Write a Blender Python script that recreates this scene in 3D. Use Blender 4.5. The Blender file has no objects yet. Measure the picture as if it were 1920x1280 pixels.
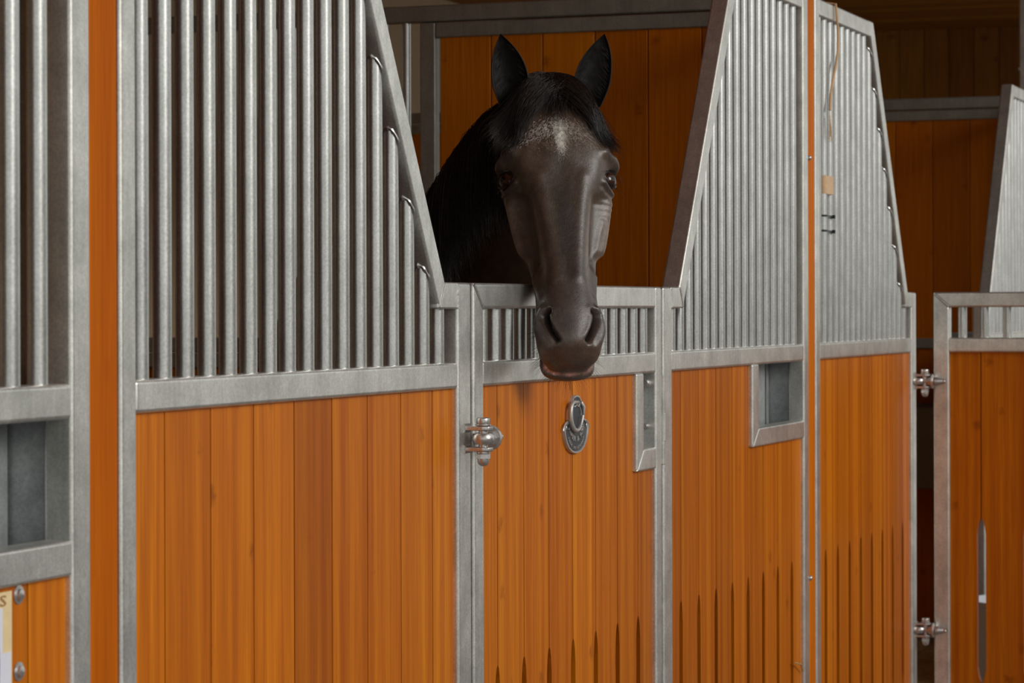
import bpy, bmesh, math, random
import numpy as np
from math import sin, cos, pi, radians, sqrt, tan, atan
from mathutils import Vector, Matrix
random.seed(7)
rng = np.random.default_rng(11)
SC = bpy.context.scene
COL = SC.collection

# ------------------------------------------------------------------ camera, light, exposure
TH = radians(20.136)
CAM = Vector((0.0, -1.784, 1.45))
FW = Vector((cos(TH), sin(TH), 0)); RT = Vector((sin(TH), -cos(TH), 0)); UP = Vector((0, 0, 1))
ROLL = 0.0030
cd = bpy.data.cameras.new('camera'); cam = bpy.data.objects.new('camera', cd); COL.objects.link(cam)
cx = (RT - ROLL*UP).normalized(); cy = (UP + ROLL*RT).normalized()
cam.matrix_world = Matrix(((cx.x, cy.x, -FW.x, CAM.x), (cx.y, cy.y, -FW.y, CAM.y), (cx.z, cy.z, -FW.z, CAM.z), (0, 0, 0, 1)))
cd.sensor_width = 36.0; cd.lens = 5100/1920*36.0
cd.shift_y = -62.4/1920
cd.clip_end = 200
cd.dof.use_dof = True; cd.dof.focus_distance = 5.2; cd.dof.aperture_fstop = 11.0
SC.camera = cam

W = bpy.data.worlds.new('overcast_sky'); SC.world = W; W.use_nodes = True
wn = W.node_tree.nodes; wl = W.node_tree.links
bg = wn['Background']
geo = wn.new('ShaderNodeTexCoord'); sep = wn.new('ShaderNodeSeparateXYZ'); wl.new(geo.outputs['Generated'], sep.inputs[0])
cr = wn.new('ShaderNodeValToRGB'); wl.new(sep.outputs['Z'], cr.inputs[0])
cr.color_ramp.elements[0].position = 0.0; cr.color_ramp.elements[0].color = (1.0, 1.0, 0.95, 1)
cr.color_ramp.elements[1].position = 1.0; cr.color_ramp.elements[1].color = (0.70, 0.76, 0.84, 1)
wl.new(cr.outputs[0], bg.inputs['Color'])
bg.inputs['Strength'].default_value = 0.74
sd = bpy.data.lights.new('hazy_sun', 'SUN'); sd.energy = 1.35; sd.angle = radians(24); sd.color = (1.0, 0.965, 0.91)
so = bpy.data.objects.new('hazy_sun', sd); COL.objects.link(so)
sdir = Vector((0.19, 0.88, -0.38)).normalized()      # direction the light travels
so.rotation_euler = sdir.to_track_quat('-Z', 'Y').to_euler()
SC.view_settings.view_transform = 'Standard'; SC.view_settings.look = 'None'
SC.view_settings.gamma = 1.0; SC.view_settings.use_curve_mapping = False
SC.view_settings.exposure = 0.0

# ------------------------------------------------------------------ materials
def newmat(name):
    m = bpy.data.materials.new(name); m.use_nodes = True
    nt = m.node_tree
    return m, nt, nt.nodes['Principled BSDF']
def N(nt, t, **kw):
    n = nt.nodes.new(t)
    for k, v in kw.items(): setattr(n, k, v)
    return n
def mixc(nt, fac, a, b, mode='MIX'):
    n = nt.nodes.new('ShaderNodeMix'); n.data_type = 'RGBA'; n.blend_type = mode
    for s, v in ((n.inputs[0], fac), (n.inputs[6], a), (n.inputs[7], b)):
        if isinstance(v, (int, float, tuple)): s.default_value = v
        else: nt.links.new(v, s)
    return n.outputs[2]
def ramp(nt, src, stops):
    r = nt.nodes.new('ShaderNodeValToRGB'); nt.links.new(src, r.inputs[0])
    e = r.color_ramp.elements
    while len(e) > 1: e.remove(e[-1])
    e[0].position = stops[0][0]; e[0].color = (*stops[0][1], 1)
    for p, c in stops[1:]:
        x = e.new(p); x.color = (*c, 1)
    return r.outputs[0]
def coords(nt, scale, rand=True):
    tc = N(nt, 'ShaderNodeTexCoord'); mp = N(nt, 'ShaderNodeMapping')
    mp.inputs['Scale'].default_value = scale
    nt.links.new(tc.outputs['Object'], mp.inputs[0])
    if rand:
        oi = N(nt, 'ShaderNodeObjectInfo'); mu = N(nt, 'ShaderNodeVectorMath', operation='SCALE')
        cb = N(nt, 'ShaderNodeCombineXYZ')
        for i in range(3): nt.links.new(oi.outputs['Random'], cb.inputs[i])
        nt.links.new(cb.outputs[0], mu.inputs[0]); mu.inputs['Scale'].default_value = 37.0
        nt.links.new(mu.outputs[0], mp.inputs['Location'])
    return mp.outputs[0]
def noise(nt, vec, scale, detail=4, rough=0.6):
    n = N(nt, 'ShaderNodeTexNoise'); n.inputs['Scale'].default_value = scale; n.inputs['Detail'].default_value = detail
    n.inputs['Roughness'].default_value = rough; nt.links.new(vec, n.inputs['Vector']); return n.outputs['Fac']
def bump(nt, bs, h, strength, dist=0.002):
    b = N(nt, 'ShaderNodeBump'); b.inputs['Strength'].default_value = strength; b.inputs['Distance'].default_value = dist
    nt.links.new(h, b.inputs['Height']); nt.links.new(b.outputs[0], bs.inputs['Normal'])

def steel(name, ca, cb, metal, rough, bs_=0.35, streak=True):
    m, nt, bs = newmat(name)
    v = coords(nt, (1, 1, 1)); n1 = noise(nt, v, 14, 5, 0.65)
    v2 = coords(nt, (30, 30, 3) if streak else (20, 20, 20)); n2 = noise(nt, v2, 3, 4, 0.6)
    v3 = coords(nt, (1, 1, 1)); n3 = noise(nt, v3, 260, 3, 0.6)
    base = ramp(nt, n1, [(0.3, ca), (0.7, cb)])
    st = ramp(nt, n2, [(0.3, (0.9,)*3), (0.65, (1.04,)*3)])
    c = mixc(nt, 1.0, base, st, 'MULTIPLY')
    sp = ramp(nt, n3, [(0.38, (0.88,)*3), (0.62, (1.07,)*3)])
    c = mixc(nt, 1.0, c, sp, 'MULTIPLY')
    nt.links.new(c, bs.inputs['Base Color'])
    bs.inputs['Metallic'].default_value = metal
    rr = N(nt, 'ShaderNodeMapRange'); nt.links.new(n3, rr.inputs[0]); rr.inputs[3].default_value = rough-0.03; rr.inputs[4].default_value = rough+0.06
    nt.links.new(rr.outputs[0], bs.inputs['Roughness'])
    bump(nt, bs, n3, bs_, 0.0008)
    return m
GALV = steel('galvanised_frame', (0.60, 0.60, 0.56), (0.88, 0.87, 0.82), 0.86, 0.38, 0.06)
BAR = steel('galvanised_bar', (0.54, 0.545, 0.52), (0.68, 0.685, 0.665), 0.90, 0.30, 0.05)
SHEET = steel('galvanised_sheet', (0.30, 0.32, 0.33), (0.52, 0.54, 0.54), 0.5, 0.45, 0.2, False)
HARD = steel('zinc_hardware', (0.58, 0.55, 0.53), (0.70, 0.67, 0.65), 0.85, 0.30, 0.1, False)
SLAT = steel('dull_inner_steel', (0.30, 0.30, 0.26), (0.40, 0.40, 0.35), 0.5, 0.45)

def wood(name, cols, knots=0.5, rough=0.42, gs=1.0):
    m, nt, bs = newmat(name)
    v = coords(nt, (34*gs, 34*gs, 1.1)); g = noise(nt, v, 3.0, 6, 0.65)
    vf = coords(nt, (110*gs, 110*gs, 1.6)); gf = noise(nt, vf, 3.0, 3, 0.6)
    vl = coords(nt, (42*gs, 0.0, 0.15)); lam = noise(nt, vl, 1.0, 0, 0.5)
    base = ramp(nt, g, [(0.25, cols[0]), (0.5, cols[1]), (0.75, cols[2])])
    fine = ramp(nt, gf, [(0.3, (0.84, 0.80, 0.76)), (0.6, (1.06, 1.06, 1.04))])
    c = mixc(nt, 1.0, base, fine, 'MULTIPLY')
    ll = ramp(nt, lam, [(0.30, (0.86, 0.78, 0.74)), (0.42, (0.96, 0.93, 0.92)), (0.5, (1.0, 1.0, 1.0)), (0.60, (1.06, 1.10, 1.0)), (0.68, (1.14, 1.26, 1.1))])
    c = mixc(nt, 1.0, c, ll, 'MULTIPLY')
    # per plank tint
    oi = N(nt, 'ShaderNodeObjectInfo')
    tint = ramp(nt, oi.outputs['Random'], [(0.0, (0.80, 0.76, 0.80)), (0.3, (0.95, 0.90, 0.90)), (0.55, (1.0, 1.0, 1.0)), (0.8, (1.10, 1.12, 1.0)), (1.0, (0.93, 0.86, 0.82))])
    c = mixc(nt, 1.0, c, tint, 'MULTIPLY')
    # cane nodes / small knots: short dark cross marks
    vk = coords(nt, (8.5*gs, 8.5*gs, 7.0)); vo = N(nt, 'ShaderNodeTexVoronoi', feature='F1'); vo.inputs['Scale'].default_value = 1.0; vo.inputs['Randomness'].default_value = 1.0
    wv = coords(nt, (60, 60, 60)); wn2 = N(nt, 'ShaderNodeTexNoise'); wn2.inputs['Scale'].default_value = 1.4; nt.links.new(wv, wn2.inputs['Vector'])
    ad = N(nt, 'ShaderNodeVectorMath', operation='ADD'); sc = N(nt, 'ShaderNodeVectorMath', operation='SCALE'); sc.inputs['Scale'].default_value = 0.22
    nt.links.new(wn2.outputs['Color'], sc.inputs[0]); nt.links.new(vk, ad.inputs[0]); nt.links.new(sc.outputs[0], ad.inputs[1]); nt.links.new(ad.outputs[0], vo.inputs['Vector'])
    km = ramp(nt, vo.outputs['Distance'], [(0.03, (1, 1, 1)), (0.15, (0, 0, 0))])
    kf = N(nt, 'ShaderNodeMath', operation='MULTIPLY'); nt.links.new(km, kf.inputs[0]); kf.inputs[1].default_value = knots
    c = mixc(nt, kf.outputs[0], c, (cols[0][0]*0.45, cols[0][1]*0.34, cols[0][2]*0.4, 1))
    nt.links.new(c, bs.inputs['Base Color'])
    bs.inputs['Roughness'].default_value = rough
    bs.inputs['Specular IOR Level'].default_value = 0.13
    bump(nt, bs, gf, 0.15, 0.001)
    return m
WOOD = wood('orange_stained_bamboo', ((0.47, 0.113, 0.002), (0.55, 0.147, 0.004), (0.63, 0.185, 0.007)), 0.6)
POSTW = wood('orange_stained_post', ((0.50, 0.115, 0.001), (0.58, 0.140, 0.002), (0.66, 0.17, 0.003)), 0.15, 0.6)
POSTW.node_tree.nodes['Principled BSDF'].inputs['Specular IOR Level'].default_value = 0.08
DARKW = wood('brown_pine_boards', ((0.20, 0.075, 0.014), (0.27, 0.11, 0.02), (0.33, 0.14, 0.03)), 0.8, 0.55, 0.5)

def plain(name, c, rough=0.5, metal=0.0, var=0.15, sc=12, bp=0.1):
    m, nt, bs = newmat(name)
    v = coords(nt, (1, 1, 1), False); n = noise(nt, v, sc, 5, 0.6)
    a = tuple(x*(1-var) for x in c); b = tuple(min(1, x*(1+var)) for x in c)
    nt.links.new(ramp(nt, n, [(0.3, a), (0.7, b)]), bs.inputs['Base Color'])
    bs.inputs['Roughness'].default_value = rough; bs.inputs['Metallic'].default_value = metal
    if bp: bump(nt, bs, n, bp, 0.002)
    return m
PLASTER = plain('beige_plaster', (0.56, 0.43, 0.28), 0.85, 0, 0.06, 5)
CONC = plain('grey_concrete', (0.22, 0.21, 0.19), 0.85, 0, 0.15, 6)
STRAWM = plain('straw', (0.50, 0.34, 0.13), 0.8, 0, 0.35, 60, 0.5)
PAPER = plain('white_paper', (0.80, 0.80, 0.88), 0.6, 0, 0.04, 30, 0)
TWINE = plain('baling_twine', (0.72, 0.45, 0.24), 0.8, 0, 0.15, 300, 0.3)
TAPE = plain('beige_tape', (0.70, 0.47, 0.27), 0.6, 0, 0.1, 80, 0.1)
BLACKP = plain('black_plastic', (0.015, 0.02, 0.02), 0.4, 0, 0.1, 50, 0)
INK = plain('violet_ink', (0.25, 0.22, 0.42), 0.6, 0, 0.1, 50, 0)
YEL = plain('cream_print', (0.85, 0.66, 0.36), 0.6, 0, 0.08, 50, 0)
PEWD = plain('dark_pewter', (0.075, 0.078, 0.085), 0.5, 0.3, 0.3, 300, 0.5)
PEWL = plain('polished_pewter', (0.52, 0.50, 0.48), 0.38, 0.55, 0.15, 200, 0.2)
GREYP = plain('grey_feed_trough', (0.23, 0.20, 0.15), 0.5, 0, 0.1, 10, 0.05)

def horse_mat():
    m, nt, bs = newmat('dark_bay_coat')
    at = N(nt, 'ShaderNodeVertexColor'); at.layer_name = 'coat'
    v = coords(nt, (1, 1, 1), False); vh = coords(nt, (1, 1, 0.16), False); n = noise(nt, vh, 750, 3, 0.7); n2 = noise(nt, v, 30, 5, 0.65)
    f = ramp(nt, n, [(0.3, (0.60,)*3), (0.7, (1.40,)*3)])
    c = mixc(nt, 1.0, at.outputs['Color'], f, 'MULTIPLY')
    f2 = ramp(nt, n2, [(0.32, (0.66, 0.62, 0.60)), (0.68, (1.30, 1.28, 1.26))])
    c = mixc(nt, 1.0, c, f2, 'MULTIPLY')
    nt.links.new(c, bs.inputs['Base Color'])
    bs.inputs['Roughness'].default_value = 0.35
    bs.inputs['Specular IOR Level'].default_value = 0.70
    bs.inputs['Sheen Weight'].default_value = 0.12; bs.inputs['Sheen Roughness'].default_value = 0.4
    bs.inputs['Sheen Tint'].default_value = (0.9, 0.8, 0.7, 1)
    ad = N(nt, 'ShaderNodeMath', operation='MULTIPLY_ADD'); nt.links.new(n, ad.inputs[0]); ad.inputs[1].default_value = 0.3; nt.links.new(n2, ad.inputs[2])
    bump(nt, bs, ad.outputs[0], 0.45, 0.0022)
    return m
COAT = horse_mat()
def hairmat(name, c, r):
    m, nt, bs = newmat(name); v = coords(nt, (1, 1, 1), False); n = noise(nt, v, 120, 2, 0.6)
    nt.links.new(ramp(nt, n, [(0.3, tuple(x*0.6 for x in c)), (0.7, tuple(x*1.4 for x in c))]), bs.inputs['Base Color'])
    bs.inputs['Roughness'].default_value = r; bs.inputs['Specular IOR Level'].default_value = 0.45
    return m
HAIR = hairmat('black_mane_hair', (0.018, 0.013, 0.011), 0.30)
WHITEH = hairmat('white_hair', (0.80, 0.76, 0.70), 0.6)
m_, nt_, b_ = newmat('dark_brown_eye'); 
EYE = m_
tc_ = N(nt_, 'ShaderNodeTexCoord'); vz = N(nt_, 'ShaderNodeVectorMath', operation='LENGTH'); mp_ = N(nt_, 'ShaderNodeMapping'); mp_.inputs['Scale'].default_value = (38, 75, 0)
nt_.links.new(tc_.outputs['Object'], mp_.inputs[0]); nt_.links.new(mp_.outputs[0], vz.inputs[0])
nt_.links.new(ramp(nt_, vz.outputs['Value'], [(0.0, (0.003, 0.003, 0.004)), (0.30, (0.004, 0.003, 0.003)), (0.42, (0.030, 0.010, 0.005)), (0.75, (0.045, 0.017, 0.009)), (0.95, (0.02, 0.010, 0.008))]), b_.inputs['Base Color'])
b_.inputs['Roughness'].default_value = 0.05; b_.inputs['Coat Weight'].default_value = 0.25; b_.inputs['Specular IOR Level'].default_value = 0.35; b_.inputs['Coat Roughness'].default_value = 0.02

# ------------------------------------------------------------------ object helpers
def link(name, me, mat, parent=None, loc=(0, 0, 0)):
    o = bpy.data.objects.new(name, me); COL.objects.link(o)
    if mat is not None and len(me.materials) == 0: me.materials.append(mat)
    o.location = loc
    if parent is not None: o.parent = parent
    return o
def obj(name, bm, mat, parent=None, smooth=False, loc=(0, 0, 0)):
    me = bpy.data.meshes.new(name)
    bmesh.ops.recalc_face_normals(bm, faces=bm.faces[:])
    bm.to_mesh(me); bm.free()
    if smooth:
        for p in me.polygons: p.use_smooth = True
        if smooth != 'all':
            me.set_sharp_from_angle(angle=radians(50))
    o = link(name, me, mat, parent, loc)
    if smooth is True:
        w_ = o.modifiers.new('weighted_normal', 'WEIGHTED_NORMAL'); w_.keep_sharp = True; w_.weight = 80
    return o
def tag(o, label, cat, group=None, kind=None):
    o['label'] = label; o['category'] = cat
    if group: o['group'] = group
    if kind: o['kind'] = kind
    return o
def thing(name, label, cat, loc=(0, 0, 0), rz=0.0, group=None):
    o = bpy.data.objects.new(name, None); COL.objects.link(o); o.location = loc; o.rotation_euler = (0, 0, rz)
    o.empty_display_size = 0.1
    return tag(o, label, cat, group)
def struct(o): o['kind'] = 'structure'; return o
def dup(o, parent=None):
    c = o.copy(); COL.objects.link(c); c.parent = parent
    for ch in list(o.children): dup(ch, c)
    return c
def box(bm, x0, x1, y0, y1, z0, z1, r=0.0, seg=2):
    t = bmesh.new()
    bmesh.ops.create_cube(t, size=1.0)
    for v in t.verts: v.co = Vector(((x0+x1)/2+v.co.x*(x1-x0), (y0+y1)/2+v.co.y*(y1-y0), (z0+z1)/2+v.co.z*(z1-z0)))
    if r > 0: bmesh.ops.bevel(t, geom=t.edges[:], offset=r, segments=seg, profile=0.5, affect='EDGES')
    merge(bm, t)
def merge(bm, t):
    me = bpy.data.meshes.new('tmp'); t.to_mesh(me); t.free(); bm.from_mesh(me); bpy.data.meshes.remove(me)
def prism(bm, pts, y0, y1, r=0.0, seg=2):
    """pts: (x,z) outline, extruded from y0 to y1"""
    t = bmesh.new()
    a = [t.verts.new((p[0], y0, p[1])) for p in pts]; b = [t.verts.new((p[0], y1, p[1])) for p in pts]
    n = len(pts)
    t.faces.new(a); t.faces.new(b[::-1])
    for i in range(n): t.faces.new((a[i], b[i], b[(i+1) % n], a[(i+1) % n]))
    bmesh.ops.recalc_face_normals(t, faces=t.faces[:])
    if r > 0: bmesh.ops.bevel(t, geom=t.edges[:], offset=r, segments=seg, profile=0.5, affect='EDGES')
    merge(bm, t)
def sweep(bm, pts, rad, n=8, caps=True):
    """round tube along a list of points, rad = number or list"""
    pts = [Vector(p) for p in pts]; k = len(pts)
    rr = rad if isinstance(rad, (list, tuple)) else [rad]*k
    rings = []; up = None
    for i in range(k):
        d = (pts[min(i+1, k-1)]-pts[max(i-1, 0)]).normalized()
        if up is None: up = d.orthogonal().normalized()
        up = (up-d*up.dot(d)).normalized(); s = d.cross(up)
        rings.append([bm.verts.new(pts[i]+(up*cos(2*pi*j/n)+s*sin(2*pi*j/n))*rr[i]) for j in range(n)])
    for i in range(k-1):
        for j in range(n): bm.faces.new((rings[i][j], rings[i][(j+1) % n], rings[i+1][(j+1) % n], rings[i+1][j]))
    if caps:
        bm.faces.new(rings[0][::-1]); bm.faces.new(rings[-1])
    return rings
def lathe(bm, prof, centre, axis='Z', n=20, flat6=False):
    """prof: list of (radius, height)"""
    c = Vector(centre); rings = []
    for r, h in prof:
        ring = []
        for j in range(n):
            a = 2*pi*j/n
            p = {'Z': Vector((r*cos(a), r*sin(a), h)), 'X': Vector((h, r*cos(a), r*sin(a))), 'Y': Vector((r*cos(a), h, r*sin(a)))}[axis]
            ring.append(bm.verts.new(c+p))
        rings.append(ring)
    for i in range(len(rings)-1):
        for j in range(n): bm.faces.new((rings[i][j], rings[i][(j+1) % n], rings[i+1][(j+1) % n], rings[i+1][j]))
    bm.faces.new(rings[0][::-1]); bm.faces.new(rings[-1])

# ------------------------------------------------------------------ stable front dimensions (metres)
Z_RB, Z_RT = 1.305, 1.352          # main rail
Z_LB, Z_LT = 1.449, 1.497          # level of the door top
Z_TB, Z_TT = 2.255, 2.303          # top rail
FD = 0.045                         # depth of the frame tube
WL, WR = 1.337, 1.348
CR = 0.0065                        # corner radius of the tube
BR = 0.0140                        # bar radius
BY = 0.0225
SZ0, SZ1 = 0.27, 0.775             # drainage slots between planks
ZB0, ZB1 = 0.08, 0.128             # bottom rail

def bar_mesh(x, z0, z1, slope=0.0):
    bm = bmesh.new(); n = 20
    lo = []; hi = []
    for j in range(n):
        a = 2*pi*j/n; px = x+BR*cos(a); py = BY+BR*sin(a)
        lo.append(bm.verts.new((px, py, z0))); hi.append(bm.verts.new((px, py, z1+slope*(px-x))))
    for j in range(n): bm.faces.new((lo[j], lo[(j+1) % n], hi[(j+1) % n], hi[j]))
    bm.faces.new(lo[::-1]); bm.faces.new(hi)
    if slope:                       # lumpy weld bead where the bar meets the raked tube
        m = 28; ring = []
        for j in range(m):
            a = 2*pi*j/m; R = BR*1.02; px = R*cos(a); py = R*sin(a)
            c = Vector((x+px, BY+py, z1+slope*px-0.001)); rad = 0.0042+0.0010*sin(j*1.9)+0.0016*random.random()
            t = Vector((-sin(a), cos(a), -slope*sin(a))).normalized(); nrm = Vector((cos(a), sin(a), slope*cos(a))).normalized(); b = t.cross(nrm)
            ring.append([bm.verts.new(c+(nrm*cos(q)+b*sin(q))*rad) for q in [2*pi*k/6 for k in range(6)]])
        for j in range(m):
            for k in range(6): bm.faces.new((ring[j][k], ring[j][(k+1) % 6], ring[(j+1) % m][(k+1) % 6], ring[(j+1) % m][k]))
    return bm
def plank(name, a, b, z0, z1, parent, mat=None, slotl=True, slotr=True, step=None, y0=0.012, y1=0.042, sz1=SZ1):
    """one tongue and groove board between x=a and x=b; slots are cut into its edges; step=(x, z): right of x the top is at z"""
    g = 0.0017; h = 0.0125; P = []
    a2, b2 = a+g, b-g
    def notch(x, s):                # from bottom to top along an edge, s = direction into the board
        return [(x, SZ0-0.02), (x+s*h*0.6, SZ0+0.002), (x+s*h, SZ0+0.03), (x+s*h, sz1-0.05), (x+s*h*0.72, sz1-0.022), (x+s*h*0.35, sz1-0.006), (x, sz1)]
    P.append((a2, z0)); 
    if b2-a2 < 0.04: slotl = slotl and False; slotr = slotr and False
    P.append((b2, z0))
    if slotr: P += notch(b2, -1)
    if step:
        P += [(b2, step[1]), (step[0], step[1]), (step[0], z1), (a2, z1)]
    else:
        P += [(b2, z1), (a2, z1)]
    if slotl: P += notch(a2, 1)[::-1]
    bm = bmesh.new()
    A = [bm.verts.new((p[0], y0, p[1])) for p in P]; B = [bm.verts.new((p[0], y1, p[1])) for p in P]
    f = bm.faces.new(A); bm.faces.new(B[::-1]); n = len(P)
    for i in range(n): bm.faces.new((A[i], B[i], B[(i+1) % n], A[(i+1) % n]))
    # tongue filling the joint above the slot
    zt = step[1] if step else z1
    box(bm, b2-0.001, b+g+0.002, (y0+y1)/2-0.004, (y0+y1)/2+0.004, (sz1 if slotr else z0), zt)
    bm.normal_update(); bmesh.ops.triangulate(bm, faces=[q for q in bm.faces if len(q.verts) > 4], ngon_method='EAR_CLIP')
    return obj(name, bm, mat or WOOD, parent)

def mirx(pts, W): return [(W-x, z) for x, z in pts][::-1]

def bead(bm, a, b, y=0.0):
    n = 14; P = []
    for i in range(n+1):
        f = i/n; P.append((a[0]+(b[0]-a[0])*f+random.uniform(-.0006, .0006), y+0.0004, a[1]+(b[1]-a[1])*f))
    sweep(bm, P, [0.0014+0.0008*random.random() for _ in P], 6)
def make_panel(kind, label, loc, group):
    """kind 'L': hinge stile on the right;  'R': mirrored, with the feed hatch"""
    right = kind == 'R'; W = WR if right else WL
    root = thing('stall_front_panel', label, 'stall panel', loc, 0, group)
    mx = (lambda x: WL-x) if right else (lambda x: x)
    def bx(bm, x0, x1, z0, z1, r=CR):
        a, b = sorted((mx(x0), mx(x1))); box(bm, a, b, 0, FD, z0, z1, r)
    # outer stile and hinge stile
    bm = bmesh.new()
    if right: box(bm, W-0.052, W, 0, FD, ZB0, Z_TT, CR)
    else: box(bm, 0, 0.046, 0, FD, ZB0, Z_TT, CR)
    obj('outer_stile', bm, GALV, root, True)
    bm = bmesh.new(); bx(bm, 1.272, 1.337, ZB0, Z_LT); obj('door_stile', bm, GALV, root, True)
    xo = (W-0.05) if right else 0.045
    bm = bmesh.new(); a, b = sorted((mx(0.724), xo)); box(bm, a-(0.0 if not right else 0), b, 0.0006, FD-0.0006, Z_TB, Z_TT, CR); obj('top_rail', bm, GALV, root, True)
    bm = bmesh.new(); a, b = sorted((mx(1.274), xo)); box(bm, a, b, 0.0006, FD-0.0006, Z_RB, Z_RT, CR); obj('middle_rail', bm, GALV, root, True)
    bm = bmesh.new(); box(bm, a, b, 0.0006, FD-0.0006, ZB0, ZB1, CR); obj('bottom_rail', bm, GALV, root, True)
    bm = bmesh.new(); sl = [(1.2095, 1.497), (0.7245, 2.303), (0.6660, 2.303), (1.1810, 1.449)]
    pts = [(mx(x), z) for x, z in sl]; prism(bm, pts, 0.0, FD, CR*0.8)
    bead(bm, (mx(1.2075), 1.494), (mx(1.1830), 1.452)); bead(bm, (mx(1.273), 1.494), (mx(1.273), 1.450)); obj('raked_rail', bm, GALV, root, True)
    bm = bmesh.new(); a, b = sorted((mx(1.176), mx(1.276))); box(bm, a, b, 0.0006, FD-0.0006, Z_LB, Z_LT, CR*0.6); obj('step_rail', bm, GALV, root, True)
    # bars
    for k in range(17):
        xl = 0.093+0.0705*k
        x = mx(xl); zt = Z_TB+0.004; s = 0
        zin = 1.449+(1.181-xl)/0.603
        if xl > 1.181: zt = Z_LB+0.003
        elif zin < Z_TB: zt = zin+0.004; s = (1/0.603)*(1 if right else -1)
        obj('bar', bar_mesh(x, Z_RT-0.003, zt, s), BAR, root, True)
    # planks
    if right:
        js = [0.062]+[0.168+0.1474*k for k in range(8)]+[1.299]
        for i in range(len(js)-1):
            a, b = js[i], js[i+1]; z1 = Z_RB+0.003; st = None
            if a > 0.76: z1 = 1.10
            elif b > 0.77: st = (0.775, 1.10)
            plank('plank', a, b, ZB1-0.003, z1, root, slotl=i > 0, slotr=i < len(js)-2, step=st)
    else:
        js = [0.043]+[0.149+0.1463*k for k in range(8)]+[1.276]
        for i in range(len(js)-1):
            plank('plank', js[i], js[i+1], ZB1-0.003, Z_RB+0.003, root, slotl=i > 0, slotr=i < len(js)-2)
    if right:                       # feed hatch: frame plus the zinc plates of the swing feeder behind it
        h = bmesh.new()
        prism(h, [(0.766, 1.098), (0.826, 1.145), (0.826, Z_RB+0.002), (0.766, Z_RB+0.002)], 0.0, FD, 0.005)
        prism(h, [(0.768, 1.098), (1.298, 1.098), (1.298, 1.145), (0.828, 1.145)], 0.0003, FD, 0.005)
        fh = obj('feed_hatch_frame', h, GALV, root, True)
        for x0, x1, y in ((0.62, 0.962, 0.085), (0.995, 1.165, 0.075), (1.205, 1.30, 0.10)):
            h = bmesh.new(); box(h, x0, x1, y, y+0.004, 1.06, 1.335, 0.0012, 1); box(h, x0, x0+0.004, y-0.018, y+0.002, 1.06, 1.335); 
            obj('feeder_plate', h, SHEET, fh, False)
        h = bmesh.new(); box(h, 0.60, 1.31, 0.046, 0.26, 1.050, 1.058); box(h, 0.60, 1.31, 0.25, 0.256, 1.05, 1.345); box(h, 0.60, 1.31, 0.046, 0.26, 1.345, 1.349); box(h, 1.306, 1.311, 0.046, 0.26, 1.05, 1.345); box(h, 0.598, 0.603, 0.046, 0.26, 1.05, 1.345)
        obj('feeder_box', h, SHEET, fh)
    else:                           # welded hinge lugs on the door stile
        for zc in (1.213, 0.42):
            hinge_lugs(root, 1.310, zc)
    return root
def hinge_lugs(root, px, zc):
    for dz in (0.019, -0.019):
        bm = bmesh.new()
        pts = [(px-0.014, 0.004), (px-0.014, -0.036), (px-0.010, -0.047), (px, -0.052), (px+0.010, -0.047), (px+0.014, -0.036), (px+0.014, 0.004)]
        a = [bm.verts.new((p[0], p[1], zc+dz-0.004)) for p in pts]; b = [bm.verts.new((p[0], p[1], zc+dz+0.004)) for p in pts]
        bm.faces.new(a[::-1]); bm.faces.new(b)
        for i in range(7): bm.faces.new((a[i], a[(i+1) % 7], b[(i+1) % 7], b[i]))
        bmesh.ops.bevel(bm, geom=bm.edges[:], offset=0.0012, segments=1, affect='EDGES')
        sweep(bm, [(px-0.016, 0.000, zc+dz+0.004), (px+0.016, 0.000, zc+dz+0.004)], 0.0045, 6)
        sweep(bm, [(px-0.016, 0.000, zc+dz-0.004), (px+0.016, 0.000, zc+dz-0.004)], 0.0045, 6)
        obj('hinge_lug', bm, HARD, root, True)
    bm = bmesh.new(); y = -0.033
    lathe(bm, [(0.0085, -0.040), (0.0085, 0.038)], (px, y, zc), 'Z', 12)
    lathe(bm, [(0.0125, 0.0235), (0.0140, 0.0245), (0.0140, 0.0265), (0.0125, 0.027)], (px, y, zc), 'Z', 20)
    lathe(bm, [(0.0115, 0.0265), (0.0130, 0.0280), (0.0130, 0.0365), (0.0110, 0.0385)], (px, y, zc), 'Z', 6)
    lathe(bm, [(0.0125, -0.0265), (0.0125, -0.0235)], (px, y, zc), 'Z', 20)
    lathe(bm, [(0.0110, -0.0370), (0.0128, -0.0360), (0.0128, -0.0275), (0.0110, -0.0265)], (px, y, zc), 'Z', 6)
    lathe(bm, [(0.0015, -0.0500), (0.0060, -0.0487), (0.0095, -0.0455), (0.0108, -0.0410), (0.0108, -0.036)], (px, y, zc), 'Z', 16)
    obj('hinge_bolt', bm, HARD, root, True)

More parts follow.
